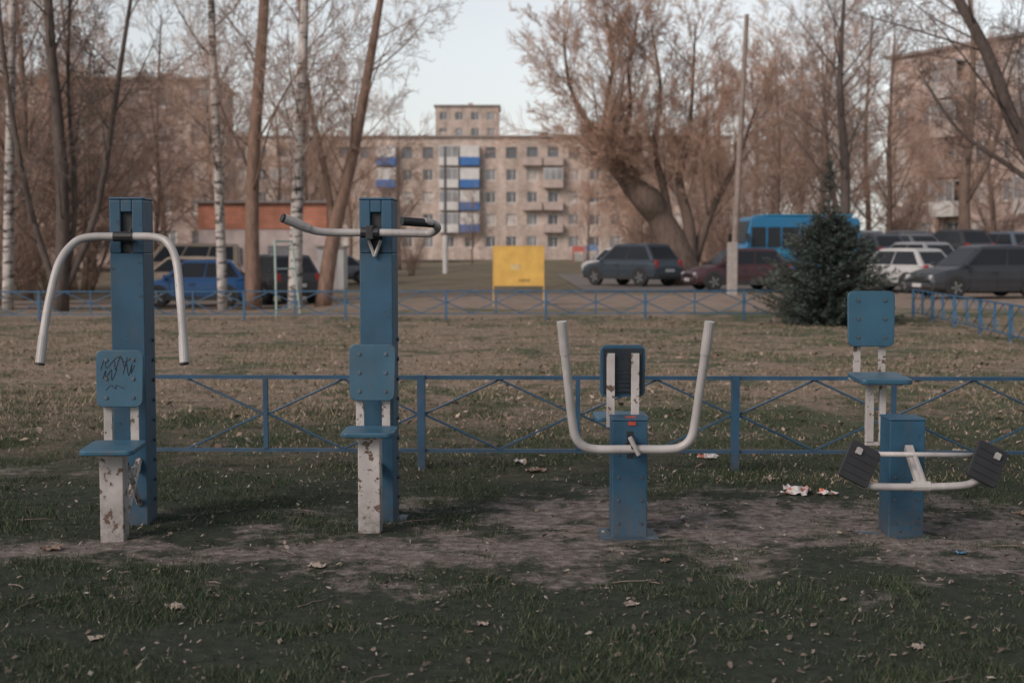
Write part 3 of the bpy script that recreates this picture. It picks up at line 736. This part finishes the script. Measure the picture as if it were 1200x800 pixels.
M_obrick = wallmat('orange_brick', (.52,.20,.125), (.36,.22,.17)); M_pale = basic('pale_render', (.52,.43,.41), .9, .25, 1.2, .2)
e = thing('garage_building', (-14.5, 66, Z(-14.5, 66)), 'low utility building with orange brick top and pale rendered wall', 'garage')
part('wall', [bx(0, 5.9, 0, 5, -.2, 2.75)], M_pale, e)
part('brick_upper_wall', [bx(-.03, 5.93, -.03, 5.03, 2.753, 3.95)], M_obrick, e)
part('roof', [bx(-.2, 6.1, -.2, 5.2, 3.953, 4.08)], M_roof, e)
part('door', [bx(3.2, 4.2, -.06, -.003, -.1, 2.0)], basic('grey_door', (.2,.2,.21), .6), e)
part('window', [bx(1.0, 2.0, -.05, -.003, 1.1, 1.9)], M_glass, e)
e = thing('utility_shed', (-8.6, 63, Z(-8.6, 63)), 'small whitish metal shed beside the brick building', 'shed')
part('wall', [bx(0, 1.15, 0, 1.5, -.1, 1.9)], M_bwhite, e); part('roof', [bx(-.08, 1.23, -.08, 1.6, 1.903, 1.98)], M_roof, e); part('door', [bx(.25, .85, -.03, -.003, 0, 1.7)], M_pale, e)

# ------------------------------------------------------------------ yellow board, poles, frame
M_yel = basic('yellow_paint', (.54,.33,.075), .6, .15, 3, .1)
e = thing('notice_board', (.17, 37.2, Z(0, 37)), 'yellow sheet-metal notice board on yellow legs', 'notice board')
part('panel', [bx(-.645, .645, -.012, .012, .60, 1.60)], M_yel, e, .004)
part('frame', [bx(-.67, -.646, -.02, .02, 0, 1.62), bx(.646, .67, -.02, .02, 0, 1.62), bx(-.645, .645, -.02, .02, 1.602, 1.625), bx(-.645, .645, -.02, .02, .575, .598)], M_yel, e)
part('paper_remnant', [bx(-.2, .05, -.016, -.0135, 1.0, 1.15)], basic('faded_paper', (.50,.38,.18), .8), e)
part('paper_remnant', [bx(.0, .3, -.016, -.0135, .68, .76)], basic('faded_paper_dark', (.34,.21,.06), .8), e)
M_conc = basic('concrete', (.27,.245,.23), .9, .2, 5, .3); M_wood = basic('pole_wood', (.20,.16,.14), .9, .3, 5, .3); M_steel = basic('pole_grey', (.09,.085,.085), .6, .2, 5, 0)
e = thing('utility_pole', (7.12, 46, Z(7.1, 46)), 'tall grey utility pole with a pale concrete foot', 'utility pole')
part('pole', [gtube([(0,0,-.1),(.38,0,9.0)], [.11,.07], 12)], M_wood, e); part('concrete_foot', [bx(-.16, .14, -.19, .15, -.1, 1.75)], M_conc, e, .02)
e = thing('utility_pole', (-4.3, 92, Z(-4.3, 92)), 'thin dark pole with a white-painted base', 'utility pole')
part('pole', [gtube([(0,0,0),(0,0,8.2)], [.12,.085], 10)], M_steel, e); part('painted_base', [gtube([(0,0,0),(0,0,2.5)], [.18,.17], 10)], M_bwhite, e)
M_frm = basic('pale_green_paint', (.28,.37,.34), .6, .2, 4, 0)
e = thing('carpet_beating_frame', (-5.15, 31.8, Z(-5, 31.8)), 'pale green tubular metal frame standing on the lawn', 'metal frame')
part('upright', [gtube([(-.12,0,0),(-.14,0,1.72)], .024, 8)], M_frm, e); part('upright', [gtube([(.28,.9,0),(.10,.9,1.72)], .024, 8)], M_frm, e)
part('crossbar', [gtube([(-.14,0,1.72),(.10,.9,1.72)], .022, 8), gtube([(-.13,0,1.1),(.16,.9,1.1)], .018, 8), gtube([(-.12,0,.2),(.27,.9,.2)], .018, 8)], M_frm, e)

def M_c(n, c): return basic(n, c, .6, .1, 2, 0)
for i, (x, y, s, col, rc, l) in enumerate([(6.9, 148, .75, (.30,.30,.28), (.30,.08,.06), 'small playhouse with pale walls and red roof'), (8.4, 150, .8, (.35,.33,.31), (.10,.16,.27), 'small playhouse with pale walls and blue roof'),
                            (12.0, 147, .7, (.36,.34,.24), (.16,.24,.18), 'small playhouse with yellowish walls and green roof')]):
    e = thing('playhouse', (x, y, Z(x, y)), l, 'playhouse', 'playground equipment before the apartment block')
    e.scale = (s,)*3
    part('wall', [bx(-.7,.7,-.5,.5,.3,1.3)], M_c('play_wall', col), e)
    part('roof', [([(-.85,-.65,1.6),(.85,-.65,1.6),(.85,.65,1.6),(-.85,.65,1.6),(-.85,0,2.4),(.85,0,2.4)], [(0,1,5,4),(2,3,4,5),(0,4,3),(1,2,5),(0,3,2,1)])], M_c('play_roof', rc), e)
    for a in (-.76,.76):
        for b in (-.56,.56): part('post', [bx(a-.05,a+.05,b-.05,b+.05,0,1.6)], M_c('play_post', rc), e)

# ------------------------------------------------------------------ cars
M_tyre = basic('tyre_rubber', (.02,.02,.02), .85, .2, 10, 0); M_rim = basic('wheel_rim', (.25,.25,.26), .5, .1, 10, 0, metal=.4)
M_cglass = NT('car_glass'); M_cglass.col((.018,.021,.026)); M_cglass.rough(.2); M_cglass.b.inputs['Specular IOR Level'].default_value = .25; M_cglass = M_cglass.m
M_hl = basic('headlight_glass', (.34,.35,.37), .4, .1, 10, 0); M_tl = basic('taillight_red', (.30,.02,.02), .4, .1, 10, 0); M_plas = basic('black_plastic', (.025,.025,.027), .7, .2, 10, 0)
M_plate = basic('plate_white', (.42,.42,.42), .5, .05, 10, 0)
CP = {}
def carpaint(c, nm):
    if nm in CP: return CP[nm]
    m = NT(nm); v = m.coord(); n = m.noise(v, 1.6, 5)
    base = m.ramp(n, [(.35, c), (.75, [x*.85+.010 for x in c])])
    sp = m.n.new('ShaderNodeSeparateXYZ'); m.link(v, sp.inputs[0])
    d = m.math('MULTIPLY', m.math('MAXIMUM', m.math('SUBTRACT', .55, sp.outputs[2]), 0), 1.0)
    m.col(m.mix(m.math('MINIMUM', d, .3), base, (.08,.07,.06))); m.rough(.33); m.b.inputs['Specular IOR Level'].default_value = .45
    CP[nm] = m.m; return m.m
WHM = {}
def car(loc, yaw, colr, cname, style='hatch', L=4.1, Wd=1.72, H=1.5, label='', name='parked_car', category='car'):
    e = thing(name, (loc[0], loc[1], hfun(*loc)+.03), label, category, 'cars parked in the yard', yaw)
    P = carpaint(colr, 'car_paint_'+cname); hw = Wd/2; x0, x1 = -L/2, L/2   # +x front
    wr = .31 if style != 'suv' else .35
    zb = .2 if style != 'suv' else .28; belt = H*.60
    hood = H*.58
    if style == 'sedan': prof = [(x0,.45,.78),(x0+.12,zb,hood+.04),(x0+L*.15,zb,hood+.08),(x0+L*.3,zb,belt),(x1-L*.27,zb,belt),(x1-.35,zb,hood-.10),(x1-.08,zb+.02,hood-.22),(x1,.42,.55)]; cab = (x1-L*.25, x1-L*.42, x0+L*.30, x0+L*.13)
    elif style == 'van': prof = [(x0,.4,belt),(x0+.05,zb,belt),(x0+.6,zb,belt),(x1-L*.2,zb,belt),(x1-.3,zb,hood-.08),(x1-.06,zb,hood-.25),(x1,.42,.6)]; cab = (x1-L*.14, x1-L*.30, x0+.06, x0+.02)
    else: prof = [(x0,.42,.75),(x0+.05,zb,belt-.04),(x0+.4,zb,belt),(x1-L*.27,zb,belt),(x1-.42,zb,hood-.06),(x1-.09,zb+.02,hood-.18),(x1,.42,.56)]; cab = (x1-L*.23, x1-L*.42, x0+L*.15, x0+L*.025)
    V = []; F = []; rows = []
    for i, (x, a, t) in enumerate(prof):
        k = .86 if i in (0, len(prof)-1) else (.95 if i in (1, len(prof)-2) else 1)
        w = hw*k
        sec = [(w*.86, a), (w*.98, a+.10), (w, (a+t)/2), (w*.985, t-.14), (w*.92, t-.03), (w*.5, t+.02), (-w*.5, t+.02), (-w*.92, t-.03), (-w*.985, t-.14), (-w, (a+t)/2), (-w*.98, a+.10), (-w*.86, a)]
        rows.append([len(V)+j for j in range(len(sec))]); V += [(x, s[0], s[1]) for s in sec]
    n = 12
    for i in range(len(rows)-1):
        for j in range(n):
            j2 = (j+1) % n; F.append((rows[i][j], rows[i][j2], rows[i+1][j2], rows[i+1][j]))
    F.append(tuple(reversed(rows[0]))); F.append(tuple(rows[-1]))
    b = part('body', (V, F), P, e, .05); b.modifiers['b'].angle_limit = rad(25); b.modifiers['b'].segments = 3
    xa, xb, xc, xd = cab; zr = H; bw = hw*.93; rw = hw*.74
    A = {}
    for s in (-1, 1):
        A[s] = [Vector((xd, s*bw, belt-.03)), Vector((xa, s*bw, belt-.03)), Vector((xb, s*rw, zr-.05)), Vector((xc, s*rw, zr-.06))]
    V = [tuple(v) for v in A[-1]+A[1]] + [((xb+xc)/2, -rw*.9, zr), ((xb+xc)/2, rw*.9, zr), (xb-.12, -rw*.85, zr-.015), (xb-.12, rw*.85, zr-.015), (xc+.12, -rw*.85, zr-.02), (xc+.12, rw*.85, zr-.02)]
    F = [(0,1,2,3), (7,6,5,4), (1,5,6,2), (4,0,3,7), (2,6,11,10), (10,11,9,8), (8,9,13,12), (12,13,7,3), (2,10,8), (2,8,3), (3,8,12), (6,9,11), (6,7,9), (7,13,9)]
    c = part('cabin', (V, F), P, e, .06); c.modifiers['b'].segments = 3
    def quad(nm, c4, u0, u1, v0, v1, off, parent=c, mat=M_cglass):
        bl, br, tr, tl = c4
        def at(u, v): return bl.lerp(br, u).lerp(tl.lerp(tr, u), v)
        nrm = (br-bl).cross(tl-bl).normalized()*off
        pts = [at(u0,v0)+nrm, at(u1,v0)+nrm, at(u1,v1)+nrm, at(u0,v1)+nrm]
        return part(nm, ([tuple(p) for p in pts], [tuple(range(len(pts)))]), mat, parent)
    r_ = A[-1]; l_ = A[1]
    nd = 3 if style == 'van' else 2
    for side, c4, off in ((-1, (r_[0], r_[1], r_[2], r_[3]), .008), (1, (l_[1], l_[0], l_[3], l_[2]), .008)):
        for k in range(nd):
            a = .05+k*(.90/nd)+.010; bb = .05+(k+1)*(.90/nd)-.010
            if side == 1: a, bb = 1-bb, 1-a
            quad('side_window', c4, a, bb, .12, .90, off)
    quad('windshield', (r_[1], l_[1], l_[2], r_[2]), .06, .94, .10, .92, .008)
    quad('rear_window', (l_[0], r_[0], r_[3], l_[3]), .09, .91, .16, .88, .008)
    key = (wr,)
    if key not in WHM:
        ty = [gtube([(0,-.1,0),(0,-.085,0),(0,.085,0),(0,.1,0)], [wr*.9, wr, wr, wr*.9], 24)]
        rm = [gtube([(0,-.104,0),(0,.104,0)], wr*.62, 20)]
        sp = [gbox((math.cos(a)*wr*.36, s*.107, math.sin(a)*wr*.36), (wr*.5, .012, wr*.12), (0, -a, 0)) for a in [k*2*math.pi/5 for k in range(5)] for s in (-1, 1)]
        WHM[key] = []
        for nm, g, mt in (('tyre', ty, M_tyre), ('rim', rm, M_plas), ('spokes', sp, M_rim)):
            V, F = merge(g); me = bpy.data.meshes.new(nm); me.from_pydata(V, [], F); me.materials.append(mt); WHM[key].append((nm, me))
    for sx, xx in ((1, x1-L*.195), (-1, x0+L*.195)):
        for s in (-1, 1):
            w_ = sub('wheel', e, (xx, s*(hw-.095), wr))
            for nm, me in WHM[key]:
                o = bpy.data.objects.new(nm, me); COL.objects.link(o); o.parent = w_
            disc = [(xx+math.cos(a)*wr*1.2, s*(hw+.004), wr+math.sin(a)*wr*1.2) for a in np.linspace(-.25, math.pi+.25, 14)]
            part('wheel_arch', [(disc, [tuple(range(len(disc)))])], M_plas, e)
    for s in (-1, 1):
        part('headlight', [gbox((x1-.12, s*hw*.66, hood-.29), (.16, .34, .14), (0,0,-s*.35))], M_hl, e, .03)
        part('taillight', [gbox((x0+.06, s*hw*.78, belt-.14), (.10, .17, .34 if style != 'sedan' else .2))], M_tl, e, .02)
        part('mirror', [gbox((xa-.12, s*(hw+.06), belt+.06), (.12, .17, .12))], P, e, .03)
        part('door_handle', [gbox((-.05+L*.02, s*(hw+.004), belt-.18), (.16, .02, .03))], M_plas, e)
        for xq in (x1-L*.30, -L*.02, x0+L*.28): part('door_seam', [gbox((xq, s*(hw-.004), (zb+belt)/2+.02), (.012, .012, belt-zb-.24))], M_plas, e)
        part('side_sill', [gbox((0, s*(hw-.05), zb+.06), (L*.42, .08, .13))], M_plas, e)
    part('bumper', [gbox((x1-.05, 0, .38), (.14, Wd*.82, .16))], M_plas if style == 'suv' else P, e, .04)
    part('bumper', [gbox((x0+.05, 0, .40), (.14, Wd*.82, .18))], M_plas if style == 'suv' else P, e, .04)
    part('licence_plate', [gbox((x0-.025, 0, .62), (.012, .5, .11))], M_plate, e)
    part('licence_plate', [gbox((x1+.027, 0, .38), (.012, .5, .11))], M_plate, e)
    part('grille', [gbox((x1-.03, 0, hood-.31), (.06, Wd*.45, .11))], M_plas, e, .01)
    return e
car((4.75, 56.5), rad(132), (.032,.046,.062), 'slate', 'suv', 4.0, 1.75, 1.66, 'slate blue-grey SUV parked beside the old willow')
car((5.6, 76), rad(130), (.38,.38,.38), 'white', 'hatch', 4.0, 1.7, 1.5, 'white hatchback parked behind the SUV')
car((7.95, 50.5), rad(191), (.050,.020,.026), 'maroon', 'hatch', 3.6, 1.7, 1.48, 'dark maroon hatchback parked in front of the blue minibus')
car((13.3, 49), rad(120), (.38,.38,.38), 'white', 'hatch', 3.9, 1.68, 1.48, 'white hatchback parked beside the fence')
car((14.1, 43.0), rad(194), (.032,.036,.044), 'dark_grey', 'hatch', 4.1, 1.72, 1.56, 'dark grey hatchback parked beside the low fence')
LIST = [
    (17.3, 62, 110, (.10,.11,.125), 'graphite', 'sedan', 1.45, 'graphite saloon in the parking row'),
    (19.5, 63, 108, (.03,.03,.035), 'black', 'suv', 1.62, 'black SUV in the parking row'),
    (21.8, 63, 104, (.07,.09,.12), 'steel_blue', 'hatch', 1.52, 'steel-blue hatchback in the parking row'),
    (24.1, 64, 98, (.22,.23,.25), 'silver', 'hatch', 1.5, 'silver hatchback in the parking row'),
    (18.0, 54.5, 192, (.06,.075,.10), 'blue_grey', 'sedan', 1.46, 'blue-grey saloon parked behind the hatchback'),
    (15.2, 61, 110, (.05,.06,.08), 'navy', 'hatch', 1.5, 'dark blue hatchback in the parking row'),
    (22.0, 71, 100, (.30,.30,.31), 'pale_grey', 'suv', 1.65, 'pale grey SUV in the back row'),
    (25.6, 72, 100, (.035,.035,.04), 'black', 'hatch', 1.5, 'black hatchback in the back row'),
    (19.4, 71, 100, (.10,.11,.125), 'graphite', 'suv', 1.65, 'graphite SUV in the back row'),
    (17.0, 70, 100, (.22,.23,.25), 'silver', 'suv', 1.65, 'silver SUV in the back row'),
    (16.9, 48.6, 190, (.05,.055,.065), 'graphite2', 'hatch', 1.5, 'graphite hatchback parked by the trees'),
    (20.8, 56, 195, (.05,.055,.065), 'graphite2', 'suv', 1.65, 'graphite SUV parked by the trees'),
    (15.6, 55.6, 115, (.22,.23,.25), 'silver', 'hatch', 1.48, 'silver hatchback parked nose-in by the white car'),
    (27.3, 65, 98, (.05,.06,.08), 'navy', 'suv', 1.6, 'dark blue SUV in the parking row'),
    (18.6, 78, 98, (.03,.03,.035), 'black', 'suv', 1.65, 'black SUV in the rearmost row'),
    (20.9, 78.5, 98, (.22,.23,.25), 'silver', 'hatch', 1.5, 'silver hatchback in the rearmost row'),
    (23.2, 79, 98, (.10,.11,.125), 'graphite', 'suv', 1.65, 'graphite SUV in the rearmost row'),
    (28.0, 79, 98, (.38,.38,.38), 'white', 'suv', 1.65, 'white SUV in the rearmost row')]
for (x, y, yw, c, cn, st_, hh, lb) in LIST:
    car((x, y), rad(yw), c, cn, st_, 4.0, 1.7, hh, lb)
car((-9.9, 44.3), rad(188), (.014,.07,.20), 'blue', 'hatch', 3.4, 1.66, 1.45, 'bright blue hatchback parked under the birches')
car((-7.75, 46.8), rad(120), (.03,.03,.034), 'black', 'suv', 4.0, 1.72, 1.6, 'black SUV parked under the birches')
car((-13.3, 58), rad(188), (.30,.235,.18), 'beige', 'van', 4.4, 1.85, 2.0, 'beige van parked behind the blue hatchback', 'parked_van', 'van')
car((-9.2, 74), rad(190), (.15,.165,.18), 'silver_blue', 'sedan', 4.1, 1.7, 1.45, 'silver saloon parked near the garage')
car((-12.3, 52.5), rad(185), (.30,.235,.18), 'beige', 'hatch', 4.0, 1.7, 1.5, 'beige hatchback parked by the shrubs')

def minibus(x, y, yaw):
    e = thing('minibus', (x, y, hfun(x, y)+.03), 'bright blue minibus with dark windows parked behind the spruce', 'minibus', None, yaw)
    P = carpaint((.012,.135,.28), 'bus_blue'); P2 = carpaint((.022,.20,.34), 'bus_light_blue')
    hw, H = 1.0, 2.62
    prof = [(-2.45,.5),(-2.45,2.4),(-2.32,H-.05),(1.9,H),(2.2,2.52),(2.42,1.45),(2.62,1.2),(2.66,.95),(2.66,.45)]
    V = []; F = []
    for s in (-1, 1):
        for px, pz in prof:
            k = 1 if pz < 1.5 else 1-.10*(pz-1.5)/1.35
            V.append((px, s*hw*k, pz))
    n = len(prof)
    for i in range(n):
        j = (i+1) % n; F.append((i, j, j+n, i+n))
    F += [tuple(range(n-1, -1, -1)), tuple(range(n, 2*n))]
    b = part('body', (V, F), P, e, .06)
    part('roof', [bx(-2.2, 1.6, -.8, .8, H+.002, H+.08)], P2, e, .04)
    def sidew(xa, xb_, z0, z1, s):
        y0 = s*(hw+.012); y1 = s*(hw*.965+.012)
        part('side_window', ([(xa,y0,z0),(xb_,y0,z0),(xb_-.02,y1,z1),(xa,y1,z1)], [(0,1,2,3)]), M_cglass, b)
    for s in (-1, 1):
        for a, c in ((-2.3,-1.6),(-1.53,-.75),(-.68,.1),(.17,.9),(.97,1.5),(1.58,2.18)): sidew(a, c, 1.38, 2.18, s)
        part('headlight', [gbox((2.63, s*.75, .95), (.12,.3,.22))], M_hl, e, .02); part('taillight', [gbox((-2.45, s*.88, 1.2), (.05,.14,.4))], M_tl, e)
        part('mirror', [gbox((2.38, s*1.18, 1.75), (.1,.2,.35))], M_plas, e, .02)
    part('windshield', ([(2.43,-.86,1.55),(2.43,.86,1.55),(2.24,.80,2.42),(2.24,-.80,2.42)], [(0,1,2,3)]), M_cglass, b)
    part('rear_window', ([(-2.46,-.8,1.5),(-2.46,.8,1.5),(-2.46,.8,2.2),(-2.46,-.8,2.2)], [(0,1,2,3)]), M_cglass, b)
    part('bumper', [gbox((2.66,0,.5), (.15,1.9,.22))], M_plas, e, .03); part('grille', [gbox((2.66,0,.82), (.05,.9,.2))], M_plas, e, .01)
    for xx in (1.75, -1.6):
        for s in (-1, 1):
            w_ = sub('wheel', e, (xx, s*(hw-.095), .35))
            for nm, me in WHM[(.35,)]:
                o = bpy.data.objects.new(nm, me); COL.objects.link(o); o.parent = w_
            part('wheel_arch', [([(xx+math.cos(a)*.44, s*(hw+.004), .38+math.sin(a)*.44) for a in np.linspace(-.2, math.pi+.2, 14)], [tuple(range(14))])], M_plas, e)
    for s in (-1, 1): part('stripe', [bx(-2.35, 2.25, s*hw+(.002 if s > 0 else -.008), s*hw+(.008 if s > 0 else -.002), 1.1, 1.28)], P2, e)
minibus(11.6, 58.5, rad(189))

# ------------------------------------------------------------------ light, sky, camera
w = bpy.data.worlds.new('World'); scene.world = w; w.use_nodes = True
t = w.node_tree; bg = t.nodes['Background']
sky = t.nodes.new('ShaderNodeTexSky'); sky.sky_type = 'NISHITA'; sky.sun_disc = False
EL, AZ = 34, 226   # hazy sun behind the camera to the left
sky.sun_elevation = rad(EL); sky.sun_rotation = rad(AZ); sky.air_density = 1.1; sky.dust_density = 1.0; sky.ozone_density = 1.0
hs = t.nodes.new('ShaderNodeHueSaturation'); hs.inputs['Saturation'].default_value = .25
t.links.new(sky.outputs[0], hs.inputs['Color']); t.links.new(hs.outputs[0], bg.inputs['Color']); bg.inputs['Strength'].default_value = .148
sd = bpy.data.lights.new('Sun', 'SUN'); sd.energy = 2.6; sd.angle = rad(24); sd.color = (1, .83, .73)
so = bpy.data.objects.new('Sun', sd); COL.objects.link(so)
az = rad(AZ); v = Vector((math.sin(az)*math.cos(rad(EL)), math.cos(az)*math.cos(rad(EL)), math.sin(rad(EL))))
so.rotation_euler = v.to_track_quat('Z', 'Y').to_euler()
cd = bpy.data.cameras.new('Camera'); cd.lens = 50; cd.sensor_width = 36; cd.clip_end = 3000
cd.dof.use_dof = True; cd.dof.focus_distance = 7.6; cd.dof.aperture_fstop = 2.8
co = bpy.data.objects.new('Camera', cd); COL.objects.link(co); co.location = (0, 0, 1.5); co.rotation_euler = (rad(90-3.74), 0, 0)
scene.camera = co
scene.view_settings.view_transform = 'Standard'; scene.view_settings.look = 'None'; scene.view_settings.exposure = 0; scene.view_settings.gamma = 1
